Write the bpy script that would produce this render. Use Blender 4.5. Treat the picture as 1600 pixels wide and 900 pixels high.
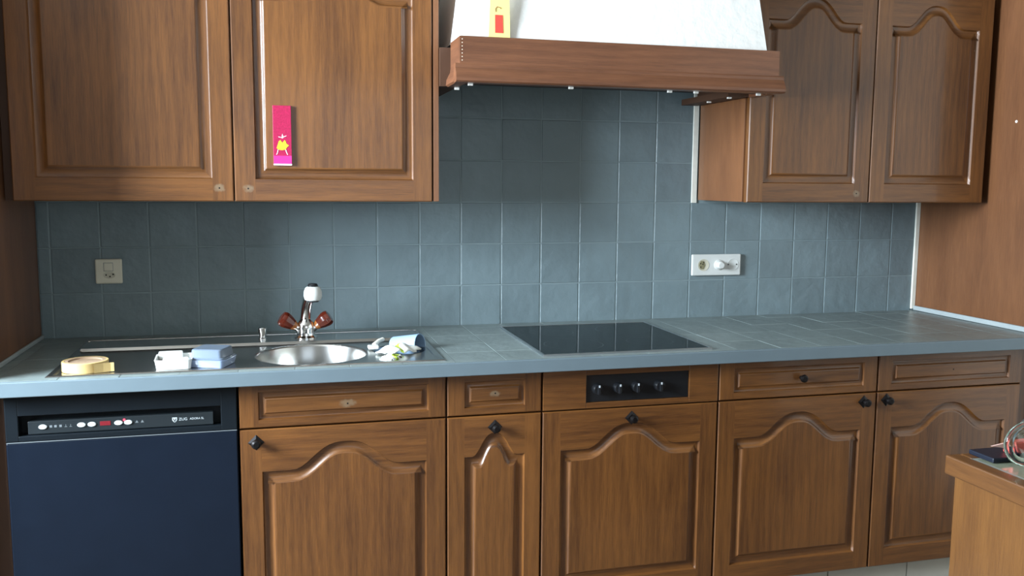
import bpy, bmesh, math, random
from mathutils import Vector, Matrix
random.seed(7)
PI = math.pi
scene = bpy.context.scene
for o in list(bpy.data.objects):
    bpy.data.objects.remove(o)

# ------------------------------------------------------------------ camera
cam_d = bpy.data.cameras.new('camera'); cam = bpy.data.objects.new('camera', cam_d)
scene.collection.objects.link(cam); scene.camera = cam
FW = Vector((0.25183726, 0.96079971, -0.11593927)); RT = Vector((0.96751236, -0.25271906, 0.00727329)); UP = Vector((0.02231189, 0.11400436, 0.99322967))
m = Matrix(((RT.x, UP.x, -FW.x, 0.65798), (RT.y, UP.y, -FW.y, -2.98890), (RT.z, UP.z, -FW.z, 1.38336), (0, 0, 0, 1)))
cam.matrix_world = m
cam_d.sensor_width = 36; cam_d.lens = 1403.58 / 1600 * 36; cam_d.clip_start = 0.02

# ------------------------------------------------------------------ world, light, exposure
w = bpy.data.worlds.new('world'); scene.world = w; w.use_nodes = True
bg = w.node_tree.nodes['Background']; bg.inputs[0].default_value = (0.72, 0.85, 1.0, 1); bg.inputs[1].default_value = 1.0
def area(name, loc, rot, sx, sy, power, col):
    l = bpy.data.lights.new(name, 'AREA'); l.shape = 'RECTANGLE'; l.size = sx; l.size_y = sy; l.energy = power; l.color = col
    o = bpy.data.objects.new(name, l); scene.collection.objects.link(o); o.location = loc; o.rotation_euler = rot
    return o
# daylight through the two windows of the room
LW = dict(y0=-2.0, y1=-0.85, z0=1.22, z1=2.34)          # window in the left wall
RW = dict(x0=0.3, x1=2.3, z0=0.9, z1=2.15)             # window in the wall behind the camera
area('daylight_left_window', (-1.48, (LW['y0']+LW['y1'])/2, (LW['z0']+LW['z1'])/2), (0, -PI/2, 0), LW['z1']-LW['z0']-.1, LW['y1']-LW['y0']-.1, 240, (0.76, 0.885, 1.0))
area('daylight_rear_window', ((RW['x0']+RW['x1'])/2, -4.78, (RW['z0']+RW['z1'])/2), (PI/2, 0, 0), RW['x1']-RW['x0']-.1, RW['z1']-RW['z0']-.1, 2.5, (0.80, 0.90, 1.0))
vs = scene.view_settings
vs.view_transform = 'Standard'; vs.look = 'None'; vs.gamma = 1; vs.use_curve_mapping = False
vs.exposure = 0.85

# ------------------------------------------------------------------ helpers
COL = scene.collection
class MB:
    def __init__(s): s.v = []; s.f = []; s.mi = []; s.sm = []
    def face(s, idx, mi=0, smooth=False): s.f.append(tuple(idx)); s.mi.append(mi); s.sm.append(smooth)
    def add(s, pts): b = len(s.v); s.v += [tuple(p) for p in pts]; return b
    def quad(s, a, b, c, d, mi=0): k = s.add((a, b, c, d)); s.face((k, k+1, k+2, k+3), mi)
    def box(s, x0, x1, y0, y1, z0, z1, mi=0):
        k = s.add([(x, y, z) for z in (z0, z1) for y in (y0, y1) for x in (x0, x1)])
        for q in ((0, 2, 3, 1), (4, 5, 7, 6), (0, 1, 5, 4), (2, 6, 7, 3), (0, 4, 6, 2), (1, 3, 7, 5)):
            s.face([k+i for i in q], mi)
        return s
    def bbox(s, x0, x1, y0, y1, z0, z1, r=.002, mi=0):       # box with all edges chamfered
        bm = bmesh.new()
        mt = Matrix.Translation(((x0+x1)/2, (y0+y1)/2, (z0+z1)/2)) @ Matrix.Diagonal((x1-x0, y1-y0, z1-z0, 1))
        bmesh.ops.create_cube(bm, size=1, matrix=mt)
        bmesh.ops.bevel(bm, geom=bm.edges[:], offset=r, segments=2, affect='EDGES', profile=.5)
        s.frombm(bm, mi); return s
    def frombm(s, bm, mi=0, smooth=False, M=None):
        bm.verts.ensure_lookup_table(); bm.verts.index_update()
        k = s.add([(M @ v.co if M else v.co) for v in bm.verts])
        for f in bm.faces: s.face([k+v.index for v in f.verts], mi, smooth)
        bm.free()
    def lathe(s, prof, n=24, M=None, mi=0, cap0=True, cap1=True, smooth=True):   # prof: (r, z) list, axis +z
        M = M or Matrix()
        rings = []
        for r, z in prof:
            rings.append(s.add([M @ Vector((r*math.cos(2*PI*i/n), r*math.sin(2*PI*i/n), z)) for i in range(n)]))
        for a, b in zip(rings, rings[1:]):
            for i in range(n):
                j = (i+1) % n; s.face((a+i, a+j, b+j, b+i), mi, smooth)
        if cap0: s.face([rings[0]+i for i in range(n)][::-1], mi)
        if cap1: s.face([rings[-1]+i for i in range(n)], mi)
        return s
    def tube(s, pts, rad, n=12, mi=0, caps=True):
        pts = [Vector(p) for p in pts]
        rs = rad if isinstance(rad, (list, tuple)) else [rad]*len(pts)
        ref = None; rings = []
        for i, p in enumerate(pts):
            t = (pts[min(i+1, len(pts)-1)] - pts[max(i-1, 0)]).normalized()
            if ref is None:
                ref = t.orthogonal().normalized()
            a = (ref - t*ref.dot(t)).normalized(); b = t.cross(a); ref = a
            rings.append(s.add([p + (a*math.cos(2*PI*k/n) + b*math.sin(2*PI*k/n))*rs[i] for k in range(n)]))
        for a, b in zip(rings, rings[1:]):
            for i in range(n):
                j = (i+1) % n; s.face((a+i, a+j, b+j, b+i), mi, True)
        if caps: s.face([rings[0]+i for i in range(n)][::-1], mi); s.face([rings[-1]+i for i in range(n)], mi)
        return s
    def prism(s, poly, axis, a0, a1, mi=0):      # poly of 2D points extruded along 'x','y','z'
        def P(q, a): return {'x': (a, q[0], q[1]), 'y': (q[0], a, q[1]), 'z': (q[0], q[1], a)}[axis]
        n = len(poly); k = s.add([P(q, a0) for q in poly]); l = s.add([P(q, a1) for q in poly])
        s.face(range(k, k+n), mi); s.face(list(range(l, l+n))[::-1], mi)
        for i in range(n):
            j = (i+1) % n; s.face((k+i, l+i, l+j, k+j), mi)
        return s
    def mesh(s, name, mats, off=None, angle=32):
        me = bpy.data.meshes.new(name)
        o = Vector(off) if off is not None else Vector((0, 0, 0))
        me.from_pydata([tuple(Vector(v)-o) for v in s.v], [], s.f)
        for mt in (mats if isinstance(mats, (list, tuple)) else [mats]): me.materials.append(mt)
        for p, mi, sm in zip(me.polygons, s.mi, s.sm): p.material_index = mi
        me.validate(); 
        bm = bmesh.new(); bm.from_mesh(me); bmesh.ops.recalc_face_normals(bm, faces=bm.faces[:]); bm.to_mesh(me); bm.free()
        if any(s.sm):
            me.set_sharp_from_angle(angle=math.radians(angle))
            for p, sm in zip(me.polygons, s.sm): p.use_smooth = sm
        me.update(); return me
def wloc(o):
    v = Vector((0, 0, 0))
    while o: v = v + o.location; o = o.parent
    return v
def put(name, mb, mats, parent=None, origin=None, label=None):
    """link a builder as ONE mesh object; builder coordinates are world coordinates"""
    base = wloc(parent) if parent else Vector((0, 0, 0))
    org = Vector(origin) if origin is not None else base
    me = mb.mesh(name, mats, org)
    o = bpy.data.objects.new(name, me); COL.objects.link(o); o.location = org - base
    if parent: o.parent = parent
    if label: o['label'] = label
    return o
def tag(o, label, cat, group=None):
    o['label'] = label; o['category'] = cat
    if group: o['group'] = group
    return o
def thing(name, loc, label, cat, group=None):
    o = bpy.data.objects.new(name, None); COL.objects.link(o); o.location = loc; o.empty_display_size = .05
    return tag(o, label, cat, group)
def struct(name, mb, mats, parent=None):
    o = put(name, mb, mats, parent); o['kind'] = 'structure'; return o
def inst(name, me, loc, parent, rot=None):
    o = bpy.data.objects.new(name, me); COL.objects.link(o)
    o.location = Vector(loc) - (wloc(parent) if parent else Vector((0, 0, 0)))
    if rot: o.rotation_euler = rot
    o.parent = parent; return o

# ------------------------------------------------------------------ materials
def newmat(name):
    mt = bpy.data.materials.new(name); mt.use_nodes = True
    return mt, mt.node_tree.nodes, mt.node_tree.links, mt.node_tree.nodes['Principled BSDF']
def simple(name, col, rough=.5, metal=0, noise=0, nscale=40, bump=0, coat=0, spec=.5, trans=0, ior=1.45, emit=0):
    mt, N, L, b = newmat(name)
    b.inputs['Base Color'].default_value = (*col, 1); b.inputs['Roughness'].default_value = rough; b.inputs['Metallic'].default_value = metal
    b.inputs['Coat Weight'].default_value = coat; b.inputs['Specular IOR Level'].default_value = spec; b.inputs['IOR'].default_value = ior
    b.inputs['Transmission Weight'].default_value = trans
    if emit: b.inputs['Emission Color'].default_value = (*col, 1); b.inputs['Emission Strength'].default_value = emit
    if noise or bump:
        tc = N.new('ShaderNodeTexCoord'); n = N.new('ShaderNodeTexNoise'); n.inputs['Scale'].default_value = nscale; n.inputs['Detail'].default_value = 5
        L.new(tc.outputs['Object'], n.inputs['Vector'])
        if noise:
            mx = N.new('ShaderNodeMix'); mx.data_type = 'RGBA'
            mx.inputs['A'].default_value = (*[c*(1-noise) for c in col], 1); mx.inputs['B'].default_value = (*[min(1, c*(1+noise)) for c in col], 1)
            L.new(n.outputs['Fac'], mx.inputs['Factor']); L.new(mx.outputs['Result'], b.inputs['Base Color'])
        if bump:
            bp = N.new('ShaderNodeBump'); bp.inputs['Strength'].default_value = bump; bp.inputs['Distance'].default_value = .004
            L.new(n.outputs['Fac'], bp.inputs['Height']); L.new(bp.outputs['Normal'], b.inputs['Normal'])
    return mt
def wood(name, dark, light, axis='z', rough=.42, patch=None, coat=.4, figure=1.0):
    """stained oak: long grain streaks, cathedral figure, pores; patch=(x, z, rx, rz): a worn bare spot in world metres"""
    mt, N, L, b = newmat(name)
    tc = N.new('ShaderNodeTexCoord'); geo = N.new('ShaderNodeNewGeometry'); oi = N.new('ShaderNodeObjectInfo')
    off = N.new('ShaderNodeVectorMath'); off.operation = 'MULTIPLY_ADD'
    cmb = N.new('ShaderNodeCombineXYZ')
    for i in range(3): L.new(oi.outputs['Random'], cmb.inputs[i])
    L.new(cmb.outputs[0], off.inputs[0]); off.inputs[1].default_value = (7.3, 3.1, 11.7); L.new(geo.outputs['Position'], off.inputs[2])
    def mapped(sc_long, sc_cross):
        mp = N.new('ShaderNodeMapping')
        sc = {'z': (sc_cross, sc_cross, sc_long), 'x': (sc_long, sc_cross, sc_cross), 'y': (sc_cross, sc_long, sc_cross)}[axis]
        mp.inputs['Scale'].default_value = sc; L.new(off.outputs[0], mp.inputs['Vector']); return mp
    n1 = N.new('ShaderNodeTexNoise'); n1.inputs['Scale'].default_value = 1; n1.inputs['Detail'].default_value = 4; n1.inputs['Distortion'].default_value = .6
    L.new(mapped(2.2, 13).outputs[0], n1.inputs['Vector'])
    n2 = N.new('ShaderNodeTexNoise'); n2.inputs['Scale'].default_value = 1; n2.inputs['Detail'].default_value = 6; n2.inputs['Roughness'].default_value = .7
    L.new(mapped(14, 260).outputs[0], n2.inputs['Vector'])
    n3 = N.new('ShaderNodeTexWave'); n3.wave_type = 'BANDS'; n3.bands_direction = {'z': 'X', 'x': 'Z', 'y': 'Z'}[axis]
    n3.inputs['Scale'].default_value = 2.1; n3.inputs['Distortion'].default_value = 9; n3.inputs['Detail'].default_value = 3; n3.inputs['Detail Scale'].default_value = .8
    L.new(mapped(1.1, 6).outputs[0], n3.inputs['Vector'])
    def mth(op, a, bb):
        k = N.new('ShaderNodeMath'); k.operation = op
        for i, q in enumerate((a, bb)):
            if isinstance(q, (int, float)): k.inputs[i].default_value = q
            else: L.new(q, k.inputs[i])
        return k.outputs[0]
    s = mth('ADD', mth('MULTIPLY', n1.outputs['Fac'], .48), mth('MULTIPLY', n2.outputs['Fac'], .50))
    s = mth('ADD', s, mth('MULTIPLY', n3.outputs['Fac'], .07*figure))
    s = mth('ADD', s, mth('MULTIPLY', oi.outputs['Random'], .06))
    cr = N.new('ShaderNodeValToRGB'); L.new(s, cr.inputs[0])
    cr.color_ramp.elements[0].position = .32; cr.color_ramp.elements[0].color = (*dark, 1)
    cr.color_ramp.elements[1].position = .70; cr.color_ramp.elements[1].color = (*light, 1)
    colout = cr.outputs[0]
    if patch:
        sx = N.new('ShaderNodeSeparateXYZ'); L.new(geo.outputs['Position'], sx.inputs[0])
        px, pz, rx, rz = patch
        dx = mth('DIVIDE', mth('SUBTRACT', sx.outputs[0], px), rx); dz = mth('DIVIDE', mth('SUBTRACT', sx.outputs[2], pz), rz)
        dd = mth('ADD', mth('MULTIPLY', dx, dx), mth('MULTIPLY', dz, dz))
        pn = N.new('ShaderNodeTexNoise'); pn.inputs['Scale'].default_value = 90; L.new(geo.outputs['Position'], pn.inputs['Vector'])
        dd = mth('ADD', dd, mth('MULTIPLY', pn.outputs['Fac'], .9))
        r2 = N.new('ShaderNodeValToRGB'); L.new(dd, r2.inputs[0])
        r2.color_ramp.elements[0].position = .6; r2.color_ramp.elements[0].color = (.75, .75, .75, 1)
        r2.color_ramp.elements[1].position = 1.0; r2.color_ramp.elements[1].color = (0, 0, 0, 1)
        mx = N.new('ShaderNodeMix'); mx.data_type = 'RGBA'; L.new(r2.outputs[0], mx.inputs['Factor']); L.new(colout, mx.inputs['A'])
        mx.inputs['B'].default_value = (.21, .145, .085, 1); colout = mx.outputs['Result']
    L.new(colout, b.inputs['Base Color'])
    b.inputs['Roughness'].default_value = rough; b.inputs['Coat Weight'].default_value = coat; b.inputs['Coat Roughness'].default_value = .12; b.inputs['Specular IOR Level'].default_value = .45
    bp = N.new('ShaderNodeBump'); bp.inputs['Strength'].default_value = .12; bp.inputs['Distance'].default_value = .002
    L.new(n2.outputs['Fac'], bp.inputs['Height']); L.new(bp.outputs['Normal'], b.inputs['Normal'])
    return mt
OAK_D, OAK_L = (.050, .0158, .0036), (.184, .0695, .0150)
oak_v = wood('stained_oak_upright_grain', OAK_D, OAK_L, 'z')
oak_h = wood('stained_oak_level_grain', OAK_D, OAK_L, 'x')
oak_hood = wood('stained_oak_hood_rail', (.085, .030, .013), (.20, .078, .034), 'x', rough=.45)
oak_hood_side = wood('stained_oak_hood_rail_return', (.085, .030, .013), (.20, .078, .034), 'y', rough=.45)
veneer = wood('red_brown_wood_veneer', (.10, .036, .012), (.19, .076, .027), 'z', rough=.5, figure=.6)
oak_isl = wood('honey_oak_upright_grain', (.068, .025, .006), (.145, .060, .013), 'z', rough=.4)
oak_isl_h = wood('honey_oak_edge_grain', (.058, .022, .006), (.13, .052, .012), 'y', rough=.4)
carcass_m = simple('dark_carcass_board', (.06, .026, .012), .6, noise=.2, nscale=12)
iron = simple('black_iron', (.012, .010, .010), .38, .6, noise=.3, nscale=60)
hole_m = simple('screw_hole_black', (.004, .003, .003), .9)
def tilepaint(name, col):
    mt, N, L, b = newmat(name)
    geo = N.new('ShaderNodeNewGeometry'); oi = N.new('ShaderNodeObjectInfo')
    n = N.new('ShaderNodeTexNoise'); n.inputs['Scale'].default_value = 22; n.inputs['Detail'].default_value = 3; L.new(geo.outputs['Position'], n.inputs['Vector'])
    n2 = N.new('ShaderNodeTexNoise'); n2.inputs['Scale'].default_value = 7; L.new(geo.outputs['Position'], n2.inputs['Vector'])
    mx = N.new('ShaderNodeMix'); mx.data_type = 'RGBA'
    mx.inputs['A'].default_value = (*[c*.82 for c in col], 1); mx.inputs['B'].default_value = (*[c*1.18 for c in col], 1)
    L.new(n2.outputs['Fac'], mx.inputs['Factor'])
    hs = N.new('ShaderNodeHueSaturation'); L.new(mx.outputs['Result'], hs.inputs['Color'])
    mr = N.new('ShaderNodeMapRange'); mr.inputs['To Min'].default_value = .93; mr.inputs['To Max'].default_value = 1.07
    L.new(oi.outputs['Random'], mr.inputs['Value']); L.new(mr.outputs[0], hs.inputs['Value'])
    L.new(hs.outputs[0], b.inputs['Base Color'])
    b.inputs['Roughness'].default_value = .36
    bp = N.new('ShaderNodeBump'); bp.inputs['Strength'].default_value = .55; bp.inputs['Distance'].default_value = .006
    L.new(n.outputs['Fac'], bp.inputs['Height']); L.new(bp.outputs['Normal'], b.inputs['Normal'])
    return mt
splash_m = tilepaint('grey_blue_painted_tile', (.150, .200, .215))
top_m = tilepaint('grey_blue_painted_worktop_tile', (.165, .200, .195))
grout_m = simple('painted_grout', (.20, .255, .265), .5, noise=.1, nscale=30)
edge_m = simple('pale_blue_grey_painted_edge', (.132, .175, .198), .42, noise=.08, nscale=14, bump=.06)
bare_strip = simple('bare_cream_joint_strip', (.78, .77, .68), .6, noise=.12, nscale=35)
pale_trim = simple('pale_painted_trim', (.33, .37, .37), .5, noise=.1, nscale=25)
plaster = simple('white_rough_plaster', (.86, .85, .81), .85, noise=.03, nscale=30, bump=.5)
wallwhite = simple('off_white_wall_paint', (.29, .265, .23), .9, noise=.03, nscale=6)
right_paint = simple('white_wall_paint', (.82, .78, .70), .8, noise=.03, nscale=6)
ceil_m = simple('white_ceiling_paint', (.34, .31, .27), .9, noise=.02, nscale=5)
floor_m = simple('pale_beige_floor_tile', (.13, .115, .10), .4, noise=.1, nscale=9)
floor_grout = simple('grey_floor_grout', (.25, .24, .22), .8, noise=.1, nscale=20)
plinth_m = simple('cream_plinth_tile', (.55, .53, .46), .3, noise=.07, nscale=14)
steel = simple('brushed_steel', (.52, .52, .50), .24, 1, noise=.1, nscale=14)
chrome = simple('chrome', (.75, .75, .74), .1, 1, noise=.03, nscale=20)
hobglass = simple('black_ceramic_glass', (.006, .009, .0095), .07, 0, noise=.3, nscale=20, spec=.1, ior=1.28)
hobframe = simple('hob_steel_frame', (.55, .58, .60), .3, 1, noise=.05)
dw_m = simple('blue_black_enamel', (.0055, .0095, .018), .34, 0, noise=.15, nscale=18, spec=.22)
dw_f = simple('dark_slate_plastic', (.006, .009, .012), .42, noise=.12, nscale=22, spec=.2)
dw_strip = simple('grey_control_strip', (.018, .023, .026), .35, noise=.1, nscale=30, spec=.3)
btn_m = simple('pale_button_plastic', (.72, .80, .80), .35, noise=.05)
print_m = simple('pale_grey_print', (.55, .60, .62), .5, noise=.05)
dim_grey = simple('dim_grey_print_and_highlight', (.16, .18, .19), .5, noise=.05)
led_m = simple('dark_red_display', (.16, .012, .018), .3, emit=.25)
led_dot = simple('lit_red_indicator', (.9, .05, .08), .3, emit=1.2)
cream_pl = simple('cream_switch_plastic', (.66, .63, .50), .35, noise=.05, nscale=20)
white_pl = simple('white_plastic', (.62, .63, .60), .35, noise=.03, nscale=20)
socket_dark = simple('olive_socket_insert', (.22, .20, .11), .5, noise=.2, nscale=80)
blackp = simple('black_plastic', (.012, .013, .015), .3, noise=.2, nscale=30)
amber = simple('amber_brown_acrylic', (.085, .012, .005), .12, noise=.4, nscale=25, coat=.6)
amber_root = simple('orange_acrylic_collar', (.26, .085, .02), .18, noise=.2, nscale=30, coat=.5)
tape_m = simple('yellow_masking_tape', (.52, .37, .15), .6, noise=.08, nscale=40)
tape_core = simple('tan_card_core', (.34, .235, .15), .75, noise=.15, nscale=40)
clearbox = simple('frosted_blue_clear_plastic', (.24, .31, .46), .2, noise=.1, nscale=25, coat=.4)
clearlid = simple('grey_blue_plastic_lid', (.125, .16, .21), .3, noise=.15, nscale=18, coat=.4)
cupblue = simple('light_blue_plastic_cup', (.25, .37, .52), .3, noise=.05, nscale=20)
cloth_w = simple('white_cloth', (.66, .68, .64), .85, noise=.05, nscale=40, bump=.2)
cloth_g = simple('lime_cloth_stripe', (.36, .50, .06), .85, noise=.1, nscale=40, bump=.2)
pink_m = simple('crimson_speckled_card', (.36, .010, .060), .4, noise=.55, nscale=220)
pink_b = simple('bright_pink_card_band', (.56, .028, .22), .4, noise=.05)
card_w = simple('white_print', (.9, .85, .82), .5, noise=.03)
yellow_m = simple('yellow_print', (.62, .50, .03), .5, noise=.05)
paper_y = simple('pale_yellow_paper', (.86, .72, .26), .6, noise=.05, nscale=20)
red_print = simple('red_print', (.75, .07, .045), .5, noise=.05)
dark_print = simple('brown_print', (.35, .16, .06), .5, noise=.05)
clip_m = simple('white_clip', (.80, .78, .72), .5, noise=.05)
filler_m = simple('pale_wood_filler', (.80, .68, .55), .6, noise=.05)
under_m = simple('dark_hood_lining', (.045, .045, .048), .5, .4, noise=.2, nscale=15)
isl_top = simple('grey_green_stone_top', (.22, .24, .17), .16, noise=.25, nscale=35, coat=.4)
isl_line = simple('pale_inlay_strip', (.24, .25, .22), .35, noise=.1)
navy_m = simple('navy_black_cover', (.006, .009, .018), .45, noise=.2, nscale=30, spec=.3)
packet_r = simple('coral_red_packet', (.66, .10, .08), .5, noise=.1, nscale=30)
packet_p = simple('pale_pink_paper', (.72, .46, .40), .6, noise=.08, nscale=30)
glass_m = simple('clear_green_tint_glass', (.90, .97, .94), .02, trans=1, ior=1.45, noise=.02, nscale=10)
shadow_gap = simple('black_seal', (.01, .01, .012), .7)
frame_m = simple('white_window_frame', (.75, .75, .73), .4, noise=.03)
def pane_mat():
    mt, N, L, b = newmat('window_glass')
    t = N.new('ShaderNodeBsdfTransparent'); g = N.new('ShaderNodeBsdfGlossy'); g.inputs['Roughness'].default_value = .02
    mx = N.new('ShaderNodeMixShader'); mx.inputs[0].default_value = .08
    L.new(t.outputs[0], mx.inputs[1]); L.new(g.outputs[0], mx.inputs[2]); L.new(mx.outputs[0], N['Material Output'].inputs['Surface'])
    return mt
pane_m = pane_mat()

# ------------------------------------------------------------------ the room
XL, XR = -.045, 3.078          # inner faces of the two tall end cabinets
RX0, RX1, RY0, H = -1.5, 3.72, -4.8, 2.45
TS, TX0, TZ0 = .1411, 1.2606, .8945
GAP = .0034
wall_back = struct('wall_back', MB().box(RX0, RX1, .009, .12, 0, H), wallwhite)
put('grout_bed', MB().box(XL, XR, .0014, .009, .86, TZ0+3*TS+.02).box(1.09, 2.14, .0014, .009, TZ0+3*TS+.02, TZ0+6*TS), grout_m, wall_back)
# floor tiles
fl = struct('floor', MB().box(RX0, RX1, RY0, .1, -.05, -.004), floor_grout)
FT = .333
nx = int((RX1-RX0)/FT)+1; ny = int((0-RY0)/FT)+1
fme = MB().bbox(-FT/2+.003, FT/2-.003, -FT/2+.003, FT/2-.003, -.012, 0, .002).mesh('tile', floor_m)
for i in range(nx):
    for j in range(ny):
        cx, cy = RX0+FT*(i+.5), -FT*(j+.5)
        if cx > RX1 or cy < RY0 or cy > -.45: continue
        if cx+FT/2 > RX1 or cy-FT/2 < RY0: continue
        inst('tile', fme, (cx, cy, 0), fl)
struct('ceiling', MB().box(RX0, RX1, RY0, .1, H, H+.1), ceil_m)
wl = MB()
wl.box(RX0-.1, RX0, RY0, LW['y0'], 0, H).box(RX0-.1, RX0, LW['y1'], .1, 0, H)
wl.box(RX0-.1, RX0, LW['y0'], LW['y1'], 0, LW['z0']).box(RX0-.1, RX0, LW['y0'], LW['y1'], LW['z1'], H)
struct('wall_left', wl, wallwhite)
wf = MB()
wf.box(RX0, RW['x0'], RY0-.1, RY0, 0, H).box(RW['x1'], RX1, RY0-.1, RY0, 0, H)
wf.box(RW['x0'], RW['x1'], RY0-.1, RY0, 0, RW['z0']).box(RW['x0'], RW['x1'], RY0-.1, RY0, RW['z1'], H)
struct('wall_front', wf, wallwhite)
struct('wall_right', MB().box(RX1, RX1+.1, RY0, .1, 0, H), right_paint)
def window(name, along, a0, a1, z0, z1, plane):
    def bx(mb, u0, u1, d0, d1, c0, c1):
        if along == 'y': mb.box(plane+d0, plane+d1, u0, u1, c0, c1)
        else: mb.box(u0, u1, plane+d0, plane+d1, c0, c1)
        return mb
    f = MB(); t = .055; mid = (a0+a1)/2
    for u0, u1, c0, c1 in ((a0, a0+t, z0, z1), (a1-t, a1, z0, z1), (a0, a1, z0, z0+t), (a0, a1, z1-t, z1), (mid-t/2, mid+t/2, z0, z1)):
        bx(f, u0, u1, -.075, -.03, c0, c1)
    r = struct(name, f, frame_m)
    for u0, u1 in ((a0+t, mid-t/2), (mid+t/2, a1-t)):
        put('pane', bx(MB(), u0, u1, -.056, -.05, z0+t, z1-t), pane_m, r)
window('window_1', 'y', LW['y0'], LW['y1'], LW['z0'], LW['z1'], RX0)
window('window_2', 'x', RW['x0'], RW['x1'], RW['z0'], RW['z1'], RY0)

# back wall tiles: full tiles share one mesh, cut tiles get their own
def tile_mesh(wx, wz):
    a, b, t, r = wx/2-GAP/2, wz/2-GAP/2, .008, .0016
    mb = MB()
    k = mb.add([(-a, t, -b), (a, t, -b), (a, t, b), (-a, t, b),
                (-a, r*.8, -b), (a, r*.8, -b), (a, r*.8, b), (-a, r*.8, b),
                (-a+r, 0, -b+r), (a-r, 0, -b+r), (a-r, 0, b-r), (-a+r, 0, b-r)])
    for l in (0, 4):
        for i in range(4):
            j = (i+1) % 4; mb.face((k+l+i, k+l+j, k+l+4+j, k+l+4+i))
    mb.face((k+8, k+9, k+10, k+11)); mb.face((k+3, k+2, k+1, k))
    return mb.mesh('tile', splash_m)
full = tile_mesh(TS, TS)
cache = {}
def wall_tile(x0, x1, z0, z1):
    wx, wz = x1-x0, z1-z0
    if wx < .008 or wz < .008: return
    key = (round(wx, 3), round(wz, 3))
    me = full if abs(wx-TS) < .001 and abs(wz-TS) < .001 else cache.setdefault(key, None) or tile_mesh(wx, wz)
    cache[key] = me
    inst('tile', me, ((x0+x1)/2, random.uniform(-.0004, .0004), (z0+z1)/2), wall_back,
         (random.gauss(0, .0035), 0, random.gauss(0, .0035)))
for c in range(-11, 15):
    x0 = TX0+c*TS; x1 = x0+TS
    for r in range(6):
        z0 = TZ0+r*TS; z1 = z0+TS
        lo, hi = (XL, XR-.018) if r < 3 else (1.11, 2.108)
        a, b = max(x0, lo), min(x1, hi)
        if b-a > .008: wall_tile(a, b, z0, z1)
# bare strips where the paint stops
struct('trim_1', MB().bbox(2.1075, 2.1275, -.004, .004, 1.3175, 1.76, .001), bare_strip)
struct('trim_2', MB().bbox(XR-.0175, XR-.0005, -.006, .004, .905, 1.326, .001), bare_strip)

# ------------------------------------------------------------------ doors and drawers
PROF = [(0, 0), (.0012, .0035), (.0035, .0080), (.007, .0092), (.014, .0092), (.0215, .0080), (.026, .0052), (.0292, .0018), (.0312, .0005), (.0335, 0)]
def arch(u, flat):
    a = min(1, abs(u)/flat); return .5*(1+math.cos(PI*a**1.35))
def outline(x0, x1, z0, zs, rise, d, flat, n=30, narrow=False):
    pts = [(x0, z0), (x1, z0), (x1, zs)]
    if rise: 
        for i in range(1, n):
            u = 1-2*i/n; pts.append((x0+(u+1)/2*(x1-x0), zs+rise*arch(u, flat)))
    pts.append((x0, zs))
    if d == 0: return pts
    if narrow:
        return outline(x0+d, x1-d, z0+d, zs-d, rise*(1-d*4), 0, flat, n)
    out = []; N_ = len(pts)
    for i in range(N_):
        p, q, r = Vector(pts[i-1]), Vector(pts[i]), Vector(pts[(i+1) % N_])
        e1, e2 = (q-p).normalized(), (r-q).normalized()
        n1, n2 = Vector((-e1.y, e1.x)), Vector((-e2.y, e2.x))
        o = q + (n1+n2)/(1+n1.dot(n2))*d
        out.append((o.x, o.y))
    return out
def front(name, parent, x0, x1, z0, z1, F, sx, sb, stop, rise, mats, prof=PROF, flat=.64, narrow=False, th=.02, panel_mat=None, horiz=False):
    """a framed cabinet front facing -y at plane F: stiles, rails with level grain, carved moulding; the raised field is its sub-part"""
    ox0, ox1, oz0, ozs = x0+sx, x1-sx, z0+sb, z1-stop
    mb = MB(); e = .0028
    A, B, C_, D = x0+e, x1-e, z0+e, z1-e
    out0 = outline(ox0, ox1, oz0, ozs, rise, 0, flat, narrow=narrow)
    # stiles (full height) and rails
    mb.quad((A, F, C_), (ox0, F, C_), (ox0, F, D), (A, F, D), 0)
    mb.quad((ox1, F, C_), (B, F, C_), (B, F, D), (ox1, F, D), 0)
    mb.quad((ox0, F, C_), (ox1, F, C_), (ox1, F, oz0), (ox0, F, oz0), 1)
    tp = out0[2:]
    for (xa, za), (xb, zb) in zip(tp, tp[1:]):
        mb.quad((xb, F, zb), (xa, F, za), (xa, F, D), (xb, F, D), 1)
    # eased outer edge, sides and back
    R0 = [(A, C_), (B, C_), (B, D), (A, D)]; R1 = [(x0, z0), (x1, z0), (x1, z1), (x0, z1)]
    for i in range(4):
        j = (i+1) % 4
        mb.quad((R1[i][0], F+e, R1[i][1]), (R1[j][0], F+e, R1[j][1]), (R0[j][0], F, R0[j][1]), (R0[i][0], F, R0[i][1]), i % 2 == 0)
        mb.quad((R1[i][0], F+th, R1[i][1]), (R1[j][0], F+th, R1[j][1]), (R1[j][0], F+e, R1[j][1]), (R1[i][0], F+e, R1[i][1]), i % 2 == 0)
    mb.quad(*[(x, F+th, z) for x, z in R1[::-1]], 0)
    # moulding
    def rings(mb, prof):
        prev = None; n = 0
        for d, y in prof:
            pts = outline(ox0, ox1, oz0, ozs, rise, d, flat, narrow=narrow); n = len(pts)
            k = mb.add([(x, F+y, z) for x, z in pts])
            if prev is not None:
                for i in range(n):
                    j = (i+1) % n; mb.face((prev+i, prev+j, k+j, k+i), 1 if i == 0 or 2 <= i < n-1 else 0, True)
            prev = k
        return prev, n
    rings(mb, prof[:-2])
    o = put(name, mb, mats, parent)
    pb = MB(); k, n = rings(pb, prof[-3:])
    pb.face(range(k, k+n), 0)
    put('panel', pb, [panel_mat or (mats[1] if horiz else mats[0]), mats[1]], o)
    return o
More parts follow.
